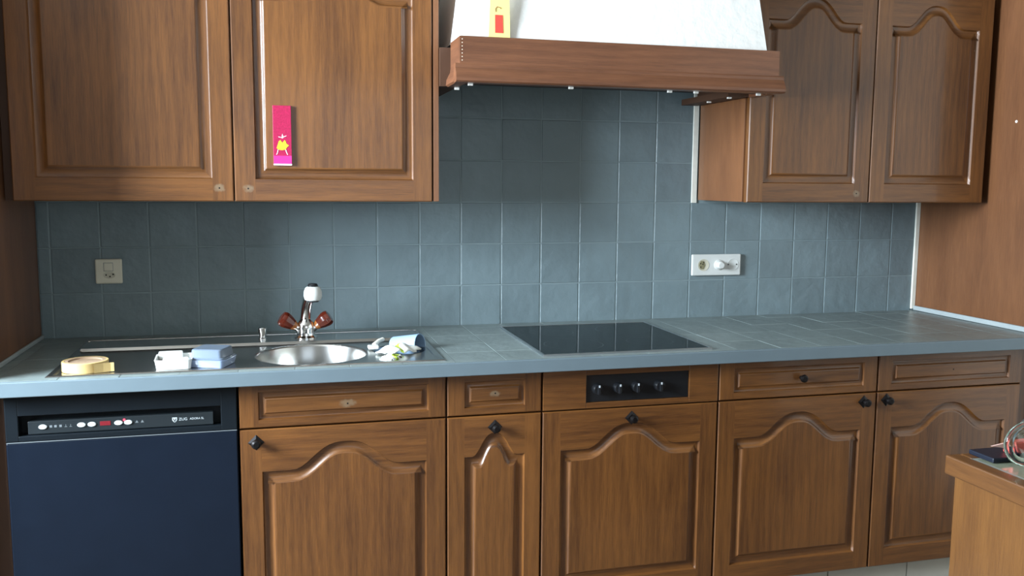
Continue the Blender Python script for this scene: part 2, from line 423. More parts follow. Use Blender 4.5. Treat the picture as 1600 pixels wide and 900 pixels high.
def knob(parent, x, z, F, plate=True):
    mb = MB(); M = Matrix.Translation((x, F, z)) @ Matrix.Rotation(PI/2, 4, 'X')
    if plate:
        s = .021
        k = mb.add([(x-s, F-.0005, z), (x, F-.0005, z-s), (x+s, F-.0005, z), (x, F-.0005, z+s), (x-s*.55, F-.004, z), (x, F-.004, z-s*.55), (x+s*.55, F-.004, z), (x, F-.004, z+s*.55)])
        for i in range(4): mb.face((k+i, k+(i+1) % 4, k+4+(i+1) % 4, k+4+i))
        mb.face((k+4, k+5, k+6, k+7)); mb.face((k+3, k+2, k+1, k))
    mb.lathe([(.006, .002), (.0055, .010), (.010, .014), (.0125, .019), (.0115, .024), (.007, .027)], 16, M)
    return put('knob', mb, iron, parent, label='black iron knob on a diamond backplate')
def hole(parent, x, z, F, r=.0022):
    return put('screw_hole', MB().lathe([(r, -.0006), (r, .0006)], 10, Matrix.Translation((x, F, z)) @ Matrix.Rotation(PI/2, 4, 'X')), hole_m, parent)
def carcass(parent, x0, x1, y0, y1, z0, z1, mat=None, top=False, t=.016):
    mb = MB().box(x0, x0+t, y0, y1, z0, z1).box(x1-t, x1, y0, y1, z0, z1).box(x0+t, x1-t, y0, y1, z0, z0+t).box(x0+t, x1-t, y1-.008, y1, z0+t, z1)
    if top: mb.box(x0+t, x1-t, y0, y1-.008, z1-t, z1)
    return put('carcass', mb, mat or carcass_m, parent)

FB = -.60; G = .0024
ZD0, ZD1, ZR0, ZR1 = .162, .7365, .7405, .857
def base_unit(name, x0, x1, label, kn=None, dk=None, patch=None, dhole=None, narrow=False, plain=False):
    t = thing(name, ((x0+x1)/2, -.3, .16), label, 'cabinet', 'base cabinets in a row under the worktop')
    carcass(t, x0+.0005, x1-.0005, -.579, -.012, .16, .856)
    sx = .048 if narrow else .054
    d = front('door', t, x0+G, x1-G, ZD0, ZD1, FB, sx, .058, .115, .07 if not narrow else .066, [oak_v, oak_h], flat=.64 if not narrow else .74, narrow=narrow)
    if kn: knob(d, kn[0], kn[1], FB)
    pm = None
    if patch: pm = wood('oak_with_worn_spot_%d' % round(x0*1000), OAK_D, OAK_L, 'x', patch=patch)
    if not plain:
        dp = [(a*.62, b*.8) for a, b in PROF]
        dr = front('drawer', t, x0+G, x1-G, ZR0, ZR1, FB, .048, .021, .021, 0, [oak_v, oak_h], prof=dp, panel_mat=pm, horiz=True)
        if dk: knob(dr, dk[0], dk[1], FB, False)
        if dhole: hole(dr, dhole[0], dhole[1], FB)
    return t
base_unit('sink_cabinet', .55, 1.10, 'oak cabinet under the sink, worn spot on its drawer, diamond knob', (.593, .702), None, (.831, .795, .034, .017), (.831, .794))
base_unit('narrow_cabinet', 1.10, 1.375, 'narrow oak base cabinet with slim arched door, between sink and hob', (1.2375, .704), None, (1.238, .799, .024, .013), (1.238, .80), narrow=True)
hob_cab = base_unit('hob_cabinet', 1.375, 1.925, 'oak base cabinet under the hob, holding the black control panel', (1.648, .706), plain=True)
base_unit('drawer_cabinet', 1.925, 2.475, 'oak base cabinet right of the hob with a knob on its drawer', (2.428, .710), (2.200, .799))
base_unit('drawer_cabinet', 2.475, 3.025, 'oak base cabinet at the right end with a knobless drawer', (2.510, .712), None, None, (2.755, .799))
# control panel fascia of the hob cabinet
fp = MB()
cx0, cx1, cz0, cz1 = 1.507, 1.829, .757, .838
x0, x1 = 1.375+G, 1.925-G
fp.bbox(x0, cx0, FB, FB+.02, ZR0, ZR1, .0015, 0).bbox(cx1, x1, FB, FB+.02, ZR0, ZR1, .0015, 0)
fp.bbox(cx0, cx1, FB+.0002, FB+.02, ZR0, cz0, .001, 0).bbox(cx0, cx1, FB+.0002, FB+.02, cz1, ZR1, .001, 0)
fasc = put('fascia', fp, oak_h, hob_cab)
cp = put('control_panel', MB().bbox(cx0+.0005, cx1-.0005, FB+.006, FB+.018, cz0+.0005, cz1-.0005, .001), blackp, hob_cab, label='black hob control panel with four knobs')
for kx in (1.541, 1.605, 1.661, 1.733):
    mb = MB().lathe([(.016, 0), (.015, .012), (.0125, .016)], 20, Matrix.Translation((kx, FB+.006, .797)) @ Matrix.Rotation(PI/2, 4, 'X'))
    mb.bbox(kx-.0035, kx+.0035, FB-.017, FB-.008, .783, .811, .001)
    kb = put('control_knob', mb, blackp, cp)
    put('pointer', MB().box(kx-.0022, kx+.0022, FB-.0176, FB-.0170, .804, .8105), print_m, kb)
# end filler strips
tag(put('filler_strip', MB().bbox(3.0262, XR-.0005, -.590, -.05, .16, .856, .001), oak_v), 'narrow oak filler strip closing the row at the right end', 'filler strip')
tag(put('filler_strip', MB().bbox(XL+.0005, -.0025, -.580, -.05, .0, .856, .001), carcass_m), 'narrow oak filler strip left of the dishwasher', 'filler strip')
# tiled plinth
pl = struct('trim_3', MB().box(.55, XR, -.545, -.53, 0, .159), floor_grout)
PW = .30; jx = 2.664
k = -8
while jx+k*PW < XR:
    a, b = max(.551, jx+k*PW), min(XR-.001, jx+(k+1)*PW)
    if b-a > .02: put('tile', MB().bbox(a+.0018, b-.0018, -.5515, -.545, .002, .158, .0012), plinth_m, pl)
    k += 1

# ------------------------------------------------------------------ dishwasher
dw = thing('dishwasher', (.275, -.3, 0), 'blue-black built-in dishwasher with a control strip, left of the sink cabinet', 'dishwasher')
put('body', MB().box(.004, .546, -.56, -.03, .03, .85), dw_f, dw)
put('door', MB().bbox(.003, .547, -.602, -.562, .13, .7385, .003), dw_m, dw)
put('kick_panel', MB().bbox(.003, .547, -.575, -.561, .005, .126, .002), dw_m, dw)
fb = MB(); a0, a1, c0, c1 = .033, .507, .755, .806
fb.bbox(.003, a0, -.602, -.562, .7415, .857, .002).bbox(a1, .547, -.602, -.562, .7415, .857, .002)
fb.bbox(a0-.001, a1+.001, -.6018, -.562, .7415, c0, .0015).bbox(a0-.001, a1+.001, -.6018, -.562, c1, .857, .0015)
fas = put('fascia', fb, dw_f, dw)
put('grip_recess', MB().box(a0, a1, -.572, -.562, c0, c1), dw_f, dw)
SY = -.594
strip = put('control_strip', MB().bbox(.052, .488, SY, -.572, .7565, .789, .0015), dw_strip, dw)
put('seam_highlight', MB().box(.004, .546, -.6028, -.60, .7388, .7402), dim_grey, dw)  # thin grey strip painted in as the highlight along the door seam
bme = None
for bx in (.086, .174, .198, .260, .283):
    M = Matrix.Translation((bx, SY+.001, .7745)) @ Matrix.Diagonal((1.0, 1, .60, 1)) @ Matrix.Rotation(PI/2, 4, 'X')
    put('button', MB().lathe([(.0100, 0), (.0098, .003), (.008, .0042)], 20, M), btn_m, strip)
put('display', MB().bbox(.2165, .2415, SY-.0008, SY+.001, .7695, .7805, .0005), led_m, strip)
put('indicator_lamp', MB().lathe([(.003, -.001), (.003, .0018)], 10, Matrix.Translation((.2735, SY, .7815)) @ Matrix.Rotation(PI/2, 4, 'X')), led_dot, strip)
def text(name, body, x, z, size, y, mat, parent, xs=1.0):
    cu = bpy.data.curves.new(name, 'FONT'); cu.body = body; cu.size = size; cu.extrude = .0002; cu.align_x = 'LEFT'; cu.align_y = 'CENTER'
    to = bpy.data.objects.new(name, cu); COL.objects.link(to)
    dg = bpy.context.evaluated_depsgraph_get(); me = bpy.data.meshes.new_from_object(to.evaluated_get(dg))
    bpy.data.objects.remove(to)
    for v in me.vertices:
        X, Y_, Z_ = v.co; v.co = (X*xs, -Z_, Y_)
    me.materials.clear(); me.materials.append(mat)
    return inst(name, me, (x, y, z), parent)
# shield emblem with V, then the lettering
sh = [(.3875, .7800), (.3875, .7735), (.3905, .7690), (.3935, .7670), (.3965, .7690), (.3995, .7735), (.3995, .7800)]
emb = put('emblem', MB().prism(sh, 'y', SY-.0004, SY+.001), print_m, strip)
put('emblem_mark', MB().prism([(.3890, .7775), (.3910, .7775), (.3935, .7715), (.3960, .7775), (.3980, .7775), (.3943, .7690), (.3927, .7690)], 'y', SY-.0008, SY), dw_strip, strip)
text('lettering', 'ZUG', .4035, .7745, .0100, SY-.0003, print_m, strip, 1.0)
text('lettering', 'ADORA SL', .4300, .7745, .0075, SY-.0003, print_m, strip, .98)
for i, gx in enumerate((.104, .1145, .126, .138, .149)):
    mb = MB()
    if i < 3: mb.bbox(gx-.003, gx+.003, SY-.0004, SY+.0005, .7715, .7775, .0003)
    else: mb.prism([(gx-.003, .7712), (gx+.003, .7712), (gx+.003, .7722), (gx+.0005, .7722), (gx+.0005, .7778), (gx-.0005, .7778), (gx-.0005, .7722), (gx-.003, .7722)], 'y', SY-.0004, SY+.0005)
    put('icon', mb, dim_grey, strip)
for gx in (.303, .316):
    put('icon', MB().prism([(gx-.004, .7720), (gx+.004, .7720), (gx, .7785)], 'y', SY-.0004, SY+.0005), dim_grey, strip)

# ------------------------------------------------------------------ worktop
WY, WZ = -.645, .90
SK = (.10, 1.095, -.612, -.102); HB = (1.373, 1.893, -.613, -.100)
SKH = (.112, 1.083, -.600, -.114); HBH = (1.385, 1.881, -.601, -.112)
wt = thing('worktop', (1.5, -.32, .862), 'long grey-blue painted tiled worktop with pale front edge', 'worktop')
def rect_minus(rects, h):
    out = []
    for (a, b, c, d) in rects:
        if h[0] >= b or h[1] <= a or h[2] >= d or h[3] <= c: out.append((a, b, c, d)); continue
        if a < h[0]: out.append((a, h[0], c, d))
        if b > h[1]: out.append((h[1], b, c, d))
        m0, m1 = max(a, h[0]), min(b, h[1])
        if c < h[2]: out.append((m0, m1, c, h[2]))
        if d > h[3]: out.append((m0, m1, h[3], d))
    return out
sub = MB()
for (a, b, c, d) in rect_minus(rect_minus([(XL+.001, XR-.001, WY+.012, -.001)], SKH), HBH): sub.box(a, b, c, d, .866, .8992)
put('substrate', sub, top_m, wt)
put('front_edge', MB().bbox(XL+.001, XR-.001, WY, WY+.0115, .8625, .8995, .002), edge_m, wt, label='pale blue-grey painted front edge strip')
ys = [WY+.012, -.495, -.354, -.213, -.072, -.001]
for c in range(-11, 15):
    x0 = TX0+c*TS; x1 = x0+TS
    a, b = max(x0, XL+.001), min(x1, XR-.001)
    if b-a < .006: continue
    for y0, y1 in zip(ys, ys[1:]):
        g = .0011
        rs = rect_minus(rect_minus([(a+g, b-g, y0+g, y1-g)], SKH), HBH)
        rs = [r for r in rs if r[1]-r[0] > .002 and r[3]-r[2] > .002]
        if not rs: continue
        mb = MB(); dz = random.uniform(-.0005, .0003)
        for r in rs: mb.bbox(r[0], r[1], r[2], r[3], .8947, WZ+dz, .0012) if len(rs) == 1 else mb.box(r[0], r[1], r[2], r[3], .8947, WZ+dz)
        put('tile', mb, top_m, wt)
struct('trim_4', MB().bbox(XR-.011, XR-.0008, WY+.02, -.008, .901, .918, .0015), pale_trim)
struct('trim_5', MB().bbox(XL+.0008, XL+.008, WY+.02, -.008, .901, .912, .0015), pale_trim)

# ------------------------------------------------------------------ sink
sk = thing('kitchen_sink', (.6, -.357, .9), 'stainless steel inset sink with drainer, round bowl and small waste bowl', 'sink')
sx0, sx1, sy0, sy1 = SK; RZ, BZ = .9045, .9015
LY = -.262                                   # front edge of the raised tap ledge
mb = MB()
i0, i1, j0, j1 = sx0+.014, sx1-.014, sy0+.013, sy1-.012
def ringq(mb, r0, z0, r1, z1):
    P = lambda r, z: [(r[0], r[2], z), (r[1], r[2], z), (r[1], r[3], z), (r[0], r[3], z)]
    a, b = P(r0, z0), P(r1, z1)
    for i in range(4):
        j = (i+1) % 4; mb.quad(a[i], a[j], b[j], b[i])
ringq(mb, (sx0, sx1, sy0, sy1), WZ-.004, (sx0, sx1, sy0, sy1), RZ-.002)
ringq(mb, (sx0, sx1, sy0, sy1), RZ-.002, (sx0+.003, sx1-.003, sy0+.003, sy1-.003), RZ)
ringq(mb, (sx0+.003, sx1-.003, sy0+.003, sy1-.003), RZ, (i0, i1, j0, j1), RZ)
# ledge
mb.quad((i0, LY, RZ+.0045), (i1, LY, RZ+.0045), (i1, j1, RZ+.0015), (i0, j1, RZ+.0015))
mb.quad((i0, j1, RZ), (i1, j1, RZ), (i1, j1, RZ+.0015), (i0, j1, RZ+.0015))
for xx in (i0, i1): mb.quad((xx, LY, BZ), (xx, j1, BZ), (xx, j1, RZ+.0015), (xx, LY, RZ+.0045))
mb.quad((i0, LY-.007, BZ), (i1, LY-.007, BZ), (i1, LY, RZ+.0045), (i0, LY, RZ+.0045))
# dished edge around the drainer field
k0, k1, l0, l1 = i0+.006, i1-.006, j0+.006, LY-.007
mb.quad((i0, j0, RZ), (i1, j0, RZ), (k1, l0, BZ), (k0, l0, BZ))
mb.quad((i0, j0, RZ), (k0, l0, BZ), (k0, l1, BZ), (i0, l1, RZ)); mb.quad((i1, j0, RZ), (i1, l1, RZ), (k1, l1, BZ), (k1, l0, BZ))
B1 = (.745, -.437, .155); B2 = (.992, -.425, .076)
xa, xb = .578, .908
mb.quad((k0, l0, BZ), (xa, l0, BZ), (xa, l1, BZ), (k0, l1, BZ))
def cell(mb, x0, x1, y0, y1, cx, cy, r, z):
    an = [2*PI*i/48 for i in range(48)]
    an += [math.atan2(Y_-cy, X_-cx) % (2*PI) for X_ in (x0, x1) for Y_ in (y0, y1)]
    an = sorted(set(round(a, 6) for a in an)); n = len(an)
    inn = mb.add([(cx+r*math.cos(a), cy+r*math.sin(a), z) for a in an])
    def hit(a):
        c, s = math.cos(a), math.sin(a)
        t = min([((x1 if c > 0 else x0)-cx)/c if abs(c) > 1e-9 else 1e9, ((y1 if s > 0 else y0)-cy)/s if abs(s) > 1e-9 else 1e9])
        return (cx+t*c, cy+t*s, z)
    out = mb.add([hit(a) for a in an])
    for i in range(n):
        j = (i+1) % n; mb.face((inn+i, inn+j, out+j, out+i))
cell(mb, xa, xb, l0, l1, *B1, BZ); cell(mb, xb, k1, l0, l1, *B2, BZ)
put('drainer_plate', mb, steel, sk)
put('back_bead', MB().tube([(sx0+.006, sy1-.007, RZ), (sx0+.05, sy1-.006, RZ+.001), (sx1-.05, sy1-.006, RZ+.001), (sx1-.006, sy1-.007, RZ)], .0032, 10), steel, sk)
def bowl(nm, c, depth):
    r = c[2]; M = Matrix.Translation((c[0], c[1], BZ))
    pr = [(r+.0008, .0004), (r-.002, -.0015), (r-.004, -.006), (r-.008, -depth*.55), (r-.014, -depth*.8), (r-.035, -depth*.96), (r*.35, -depth), (.001, -depth-.002)]
    return put(nm, MB().lathe(pr, 64, M, cap0=False, cap1=False), steel, sk)
b1 = bowl('round_bowl', B1, .15); b2 = bowl('waste_bowl', B2, .09)
put('drain_strainer', MB().lathe([(.038, -.151), (.036, -.147), (.012, -.148), (.010, -.140), (.001, -.139)], 24, Matrix.Translation((B1[0], B1[1], BZ)), cap1=False), chrome, b1)
tag(put('plug_lifter', MB().lathe([(.012, 0), (.012, .004), (.010, .006), (.0095, .014), (.0125, .022), (.0135, .034), (.012, .036)], 20, Matrix.Translation((.609, -.195, RZ+.003))), chrome), 'short chrome plug lifter knob on the sink ledge left of the tap', 'knob')

# ------------------------------------------------------------------ tap
TXc, TYc, TZc = .737, -.200, RZ+.003
tp = thing('mixer_tap', (TXc, TYc, TZc), 'chrome kitchen tap with two amber handles and a white spout end', 'tap')
body = MB().lathe([(.034, 0), (.034, .004), (.028, .010), (.026, .022), (.028, .034), (.025, .046), (.019, .056), (.016, .062)], 28, Matrix.Translation((TXc, TYc, TZc)))
put('base', body, chrome, tp)
for s in (-1, 1):
    ax = Vector((s*.80, -.12, .58)).normalized(); p0 = Vector((TXc+s*.010, TYc, TZc+.022))
    M = Matrix.Translation(p0) @ ax.to_track_quat('Z', 'Y').to_matrix().to_4x4()
    put('valve_arm', MB().lathe([(.015, 0), (.013, .014), (.0105, .024)], 20, M), chrome, tp)
    hm = MB().lathe([(.011, .023), (.015, .032), (.0165, .036)], 20, M, mi=1).lathe([(.0165, .036), (.0215, .050), (.0245, .062), (.0245, .070), (.021, .077), (.012, .079)], 10, M, mi=0, cap0=False)
    put('handle', hm, [amber, amber_root], tp, label='amber-brown faceted handle')
spp = []
for i in range(13):
    t = i/12
    spp.append((TXc+.020*t**2, TYc-.085*t**1.8, TZc+.050+.118*t-.012*t**3))
put('spout', MB().tube(spp, [.0158]*9+[.0155, .015, .014, .013], 18), chrome, tp)
ex, ey, ez = spp[-1]
se = put('spout_end', MB().lathe([(.019, -.030), (.0240, -.027), (.0268, -.016), (.0262, -.003), (.0220, .008), (.016, .012)], 28, Matrix.Translation((ex, ey, ez))), white_pl, tp, label='white plastic spout end')
put('collar', MB().lathe([(.0150, .0118), (.0150, .016), (.012, .0205), (.006, .0215)], 24, Matrix.Translation((ex, ey, ez))), blackp, se)
put('nozzle', MB().lathe([(.0175, -.0335), (.0185, -.0300)], 24, Matrix.Translation((ex, ey, ez))), blackp, se)

# ------------------------------------------------------------------ hob
hb = thing('ceramic_hob', (1.633, -.356, .9), 'black glass ceramic hob with a thin steel frame set in the worktop', 'hob')
fm = MB(); h0, h1, g0, g1 = HB; t = .006
for a, b, c, d in ((h0, h1, g0, g0+t), (h0, h1, g1-t, g1), (h0, h0+t, g0+t, g1-t), (h1-t, h1, g0+t, g1-t)): fm.bbox(a, b, c, d, .8965, .9062, .001)
put('frame', fm, hobframe, hb)
gl = put('glass', MB().bbox(h0+t, h1-t, g0+t, g1-t, .897, .9052, .001), hobglass, hb)
ringm = simple('faint_ring_print', (.016, .018, .019), .2, noise=.1)
for cx, cy, r in ((1.51, -.245, .072), (1.51, -.47, .09), (1.755, -.245, .09), (1.755, -.47, .072)):
    mb = MB(); M = Matrix.Translation((cx, cy, .9053))
    mb.lathe([(r, 0), (r-.0012, .0001), (r-.0024, 0)], 48, M, cap0=False, cap1=False)
    put('cooking_zone', mb, ringm, gl)

# ------------------------------------------------------------------ upper cabinets
FU = -.351; ZU0, ZU1 = 1.328, 2.03
def upper_unit(label, x0, x1, doors, side_l, side_r, holes, name='wall_cabinet'):
    t = thing(name, ((x0+x1)/2, -.17, ZU0), label, 'cabinet')
    put('side_panel', MB().bbox(x0, x0+.016, side_l, -.012, ZU0, ZU1, .0008), veneer, t)
    put('side_panel', MB().bbox(x1-.016, x1, side_r, -.012, ZU0, ZU1, .0008), veneer, t)
    put('carcass', MB().box(x0+.016, x1-.016, -.325, -.012, ZU0+.002, ZU0+.018).box(x0+.016, x1-.016, -.325, -.012, ZU1-.018, ZU1).box(x0+.016, x1-.016, -.02, -.012, ZU0+.018, ZU1-.018).box((x0+x1)/2-.008, (x0+x1)/2+.008, -.325, -.02, ZU0+.018, ZU1-.018), carcass_m, t)
    for (a, b) in doors:
        hx = [h for h in holes if a < h[0] < b]
        mats = [oak_v, oak_h]
        if hx:
            mats = [wood('oak_with_knob_mark_%d' % round(hx[0][0]*1000), OAK_D, OAK_L, 'z', patch=(hx[0][0], hx[0][1], .021, .017)), 
                    wood('oak_rail_with_knob_mark_%d' % round(hx[0][0]*1000), OAK_D, OAK_L, 'x', patch=(hx[0][0], hx[0][1], .021, .017))]
        d = front('door', t, a, b, ZU0-.001, ZU1, FU, .056, .062, .119, .072, mats, panel_mat=oak_v)
        for h in hx: hole(d, h[0], h[1], FU)
    return t
upper_unit('oak double wall cabinet at the left, above the sink', -.020, 1.1245, [(-.0145, .544), (.5475, 1.1045)], -.325, -.349, [(.506, 1.364), (.583, 1.363)])
upper_unit('oak double wall cabinet at the right, beside the cooker hood', 2.128, 3.050, [(2.1335, 2.5865), (2.590, 3.047)], -.328, -.325, [(2.540, 1.357)])
# dark filler strip left of the left cabinet
tag(put('filler_strip', MB().bbox(XL+.001, -.0205, -.31, -.02, ZU0, ZU1, .001), carcass_m), 'dark filler strip beside the left wall cabinet', 'filler strip')

# ------------------------------------------------------------------ tall end cabinets
def tall(x0, x1, label):
    t = thing('tall_cabinet', ((x0+x1)/2, -.3, 0), label, 'cabinet')
    put('body', MB().box(x0+.0005, x1-.0005, -.598, -.004, .0, 2.2), veneer, t)
    front('door', t, x0+.003, x1-.003, .162, 1.05, -.62, .056, .062, .119, .072, [oak_v, oak_h])
    front('door', t, x0+.003, x1-.003, 1.054, 2.19, -.62, .056, .062, .119, .072, [oak_v, oak_h])
    return t
tall(XL-.60, XL, 'tall dark wood cabinet closing the row at the far left')
tr = tall(XR, XR+.60, 'tall red-brown wood cabinet closing the row at the right edge')
put('screw_cap', MB().lathe([(.005, 0), (.004, .0015), (.001, .002)], 12, Matrix.Translation((XR+.0005, -.445, 1.602)) @ Matrix.Rotation(-PI/2, 4, 'Y')), clip_m, tr)

# ------------------------------------------------------------------ cooker hood
hd = thing('cooker_hood', (1.651, -.25, 1.66), 'white plaster cooker hood on a wide dark oak rail', 'cooker hood')
bx0, bx1, by = 1.157, 2.143, -.50
zb, zt = 1.668, 1.786
fr = MB()
# front rail with a coved lower lip, as a profile in y-z extruded along x
prof = [(by+.022, zt), (by, zt), (by, 1.712), (by-.002, 1.708), (by-.002, 1.700), (by-.006, 1.695), (by-.012, 1.684), (by-.016, 1.672), (by-.016, 1.664), (by-.010, 1.660), (by+.022, 1.660)]
fr.prism(prof, 'x', bx0-.014, bx1+.016)
rail = put('front_rail', MB().prism([q for q in prof[:3]]+[(by+.022, 1.712)], 'x', bx0, bx1).prism([(by+.022, 1.712), (by, 1.712)]+prof[3:], 'x', bx0-.013, bx1+.016), oak_hood, hd)
for s, X0 in ((-1, bx0), (1, bx1)):
    out = [(X0-s*.022, zt), (X0, zt), (X0, 1.712), (X0+s*.002, 1.700), (X0+s*.012, 1.680), (X0+s*.014, 1.664), (X0+s*.008, 1.660), (X0-s*.022, 1.660)]
    put('side_rail', MB().prism([(a, c) for a, c in out], 'y', by+.022, -.362), oak_hood_side, hd)
for i in range(7):
    z = 1.720+i*.0095
    put('filler_dot', MB().lathe([(.0016, -.0004), (.0014, .0006)], 8, Matrix.Translation((bx0+.0065, by, z)) @ Matrix.Rotation(PI/2, 4, 'X')), filler_m, rail)
# inner frame behind the rail, between the wall cabinets
for q in ((1.126, 1.142, -.345, -.02), (2.110, 2.1265, -.345, -.02), (1.126, 1.18, -.362, -.345), (2.09, 2.1265, -.362, -.345)):
    put('inner_frame', MB().box(*q, 1.662, 1.772), carcass_m, hd)
put('filter_panel', MB().box(1.18, 2.09, -.475, -.02, 1.705, 1.715), under_m, hd)
put('lip_frame', MB().box(1.142, 1.18, -.36, -.02, 1.662, 1.680).box(2.05, 2.110, -.36, -.02, 1.660, 1.680).box(1.18, 2.09, -.478, -.44, 1.662, 1.678), carcass_m, hd)
# tapering plaster canopy
cb0 = (1.163, 2.110, by+.018, -.012); cz = 1.7865; ct = (1.253, 2.020, -.402, -.012)
cn = MB()
def P4(r, z): return [(r[0], r[2], z), (r[1], r[2], z), (r[1], r[3], z), (r[0], r[3], z)]
steps = 8; prev = None
for i in range(steps+1):
    t = i/steps; e = t
    r = [cb0[j]+(ct[j]-cb0[j])*e for j in range(4)]
    k = cn.add(P4(r, cz+(H-.002-cz)*t))
    if prev is not None:
        for q in range(4): cn.face((prev+q, prev+(q+1) % 4, k+(q+1) % 4, k+q))
    else: cn.face((k+3, k+2, k+1, k))
    prev = k
cn.face((prev, prev+1, prev+2, prev+3))
put('canopy', cn, plaster, hd, label='white tapering plaster canopy')
for x, y, s in ((1.181, -.335, 0), (1.195, -.462, 1), (1.493, -.462, 1), (1.804, -.460, 1), (1.890, -.460, 1), (2.062, -.345, 0), (2.098, -.462, 1), (2.070, -.19, 0)):
    put('clip', MB().bbox(x-.007, x+.007, y-.004, y+.004, 1.6555, 1.6625, .001), clip_m, hd)
# yellow card on the rail, leaning on the canopy
cy = by+.013
yc = tag(put('paper_card', MB().prism([(1.240, 1.7866), (1.302, 1.7866), (1.298, 1.93), (1.246, 1.94)], 'y', cy-.004, cy), paper_y, None, (1.27, cy, 1.7866)), 'yellow paper card with a red block standing on the hood rail', 'card')
put('red_block', MB().prism([(1.2585, 1.799), (1.2820, 1.799), (1.2800, 1.848), (1.2580, 1.848)], 'y', cy-.0048, cy-.004), red_print, yc)
put('scribble', MB().tube([(1.2600, cy-.0045, 1.8560), (1.2590, cy-.0045, 1.864), (1.2640, cy-.0045, 1.870), (1.2720, cy-.0045, 1.868), (1.2745, cy-.0045, 1.865)], .0010, 6), dark_print, yc)

# ------------------------------------------------------------------ dancer card on the left wall cabinet
py = FU+.0006
ca = put('dancer_card', MB().bbox(.6535, .7035, py-.010, py-.0012, 1.428, 1.594, .0008), pink_m, None, (.678, py-.006, 1.428))
tag(ca, 'narrow crimson card with a dancer in a yellow dress, on the left wall cabinet', 'card')
fy = py-.0103
put('pink_band', MB().box(.6540, .7030, fy-.0003, fy+.0005, 1.4325, 1.4550), pink_b, ca)
put('white_border', MB().box(.6537, .7033, fy-.0004, fy+.0005, 1.4285, 1.4325), card_w, ca)
def flat(nm, poly, mat): put(nm, MB().prism(poly, 'y', fy-.0004, fy+.0003), mat, ca)
flat('dress', [(.6625, 1.476), (.668, 1.4715), (.678, 1.4705), (.687, 1.4725), (.691, 1.479), (.6965, 1.484), (.690, 1.488), (.6865, 1.497), (.6845, 1.4985), (.6785, 1.491), (.673, 1.4985), (.6685, 1.495)], yellow_m)
flat('leg', [(.6655, 1.472), (.6672, 1.472), (.6650, 1.462), (.6625, 1.4575), (.6612, 1.458), (.6640, 1.464)], card_w)
flat('leg', [(.6860, 1.472), (.6880, 1.472), (.6908, 1.463), (.6930, 1.458), (.6912, 1.4578), (.6885, 1.464)], card_w)
flat('head', [(.6765, 1.5035), (.6805, 1.5035), (.6812, 1.508), (.6790, 1.5165), (.6775, 1.510)], card_w)
flat('arm', [(.6680, 1.5065), (.6765, 1.5050), (.6765, 1.5062), (.6682, 1.5080)], card_w)
flat('arm', [(.6812, 1.5062), (.6900, 1.5100), (.6898, 1.5112), (.6812, 1.5076)], card_w)

# ------------------------------------------------------------------ sockets
def swiss(parent, x, z, y, r=.0135):
    M = Matrix.Translation((x, y, z)) @ Matrix.Rotation(PI/2, 4, 'X')
    return put('socket_face', MB().lathe([(r, -.001), (r, .0012), (r-.0015, .0006), (.001, .0006)], 28, M, cap1=False), dim_cream, parent)
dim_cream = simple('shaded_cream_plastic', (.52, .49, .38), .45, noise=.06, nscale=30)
so = thing('wall_socket', (.154, 0, 1.104), 'square cream switch with socket below, on the tiles at the left', 'socket')
pl1 = put('cover_plate', MB().bbox(.1155, .1925, -.012, -.0015, 1.066, 1.1425, .004), cream_pl, so)
put('rocker_switch', MB().bbox(.141, .166, -.0145, -.011, 1.106, 1.130, .0015), cream_pl, so)
put('rocker_surround', MB().box(.1398, .1672, -.0123, -.0119, 1.1048, 1.1312), dim_grey, so)
M = Matrix.Translation((.1555, -.012, 1.0925)) @ Matrix.Diagonal((1.0, 1, .62, 1)) @ Matrix.Rotation(PI/2, 4, 'X')
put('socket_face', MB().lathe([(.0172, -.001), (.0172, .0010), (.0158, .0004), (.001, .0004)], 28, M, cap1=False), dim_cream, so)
for dx, dz in ((-.009, .001), (.002, -.004), (.011, .0025)):
    put('pin_hole', MB().lathe([(.0024, -.0002), (.0024, .0012)], 10, Matrix.Translation((.1555+dx, -.0122, 1.0925+dz)) @ Matrix.Rotation(PI/2, 4, 'X')), hole_m, so)
sr = thing('wall_socket', (2.211, 0, 1.092), 'long white plate with socket, knob and socket, right of the hob', 'socket')
put('cover_plate', MB().bbox(2.113, 2.309, -.013, -.0015, 1.053, 1.131, .004), white_pl, sr)
for sxx, full_ in ((2.158, True), (2.276, False)):
    M = Matrix.Translation((sxx, -.013, 1.092)) @ Matrix.Rotation(PI/2, 4, 'X')
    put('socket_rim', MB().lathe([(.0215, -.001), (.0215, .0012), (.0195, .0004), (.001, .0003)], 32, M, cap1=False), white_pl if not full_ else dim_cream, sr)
    if full_: put('socket_insert', MB().lathe([(.0150, -.001), (.0150, .0012), (.001, .0014)], 6, M @ Matrix.Translation((-.005, 0, 0)) @ Matrix.Diagonal((.85, 1.15, 1, 1)), cap1=False), socket_dark, sr)
    for dx, dz in (((-.012, .006), (-.003, .003), (-.011, -.007), (.000, .009)) if full_ else ((-.019, .001), (.014, .001))):
        put('pin_hole', MB().lathe([(.0023, 0), (.0023, .0018)], 10, Matrix.Translation((sxx+dx, -.0132, 1.092+dz)) @ Matrix.Rotation(PI/2, 4, 'X')), hole_m, sr)
put('rotary_knob', MB().lathe([(.019, 0), (.018, .004), (.0135, .006), (.0125, .022), (.0105, .024)], 28, Matrix.Translation((2.219, -.013, 1.092)) @ Matrix.Rotation(PI/2, 4, 'X')), white_pl, sr)

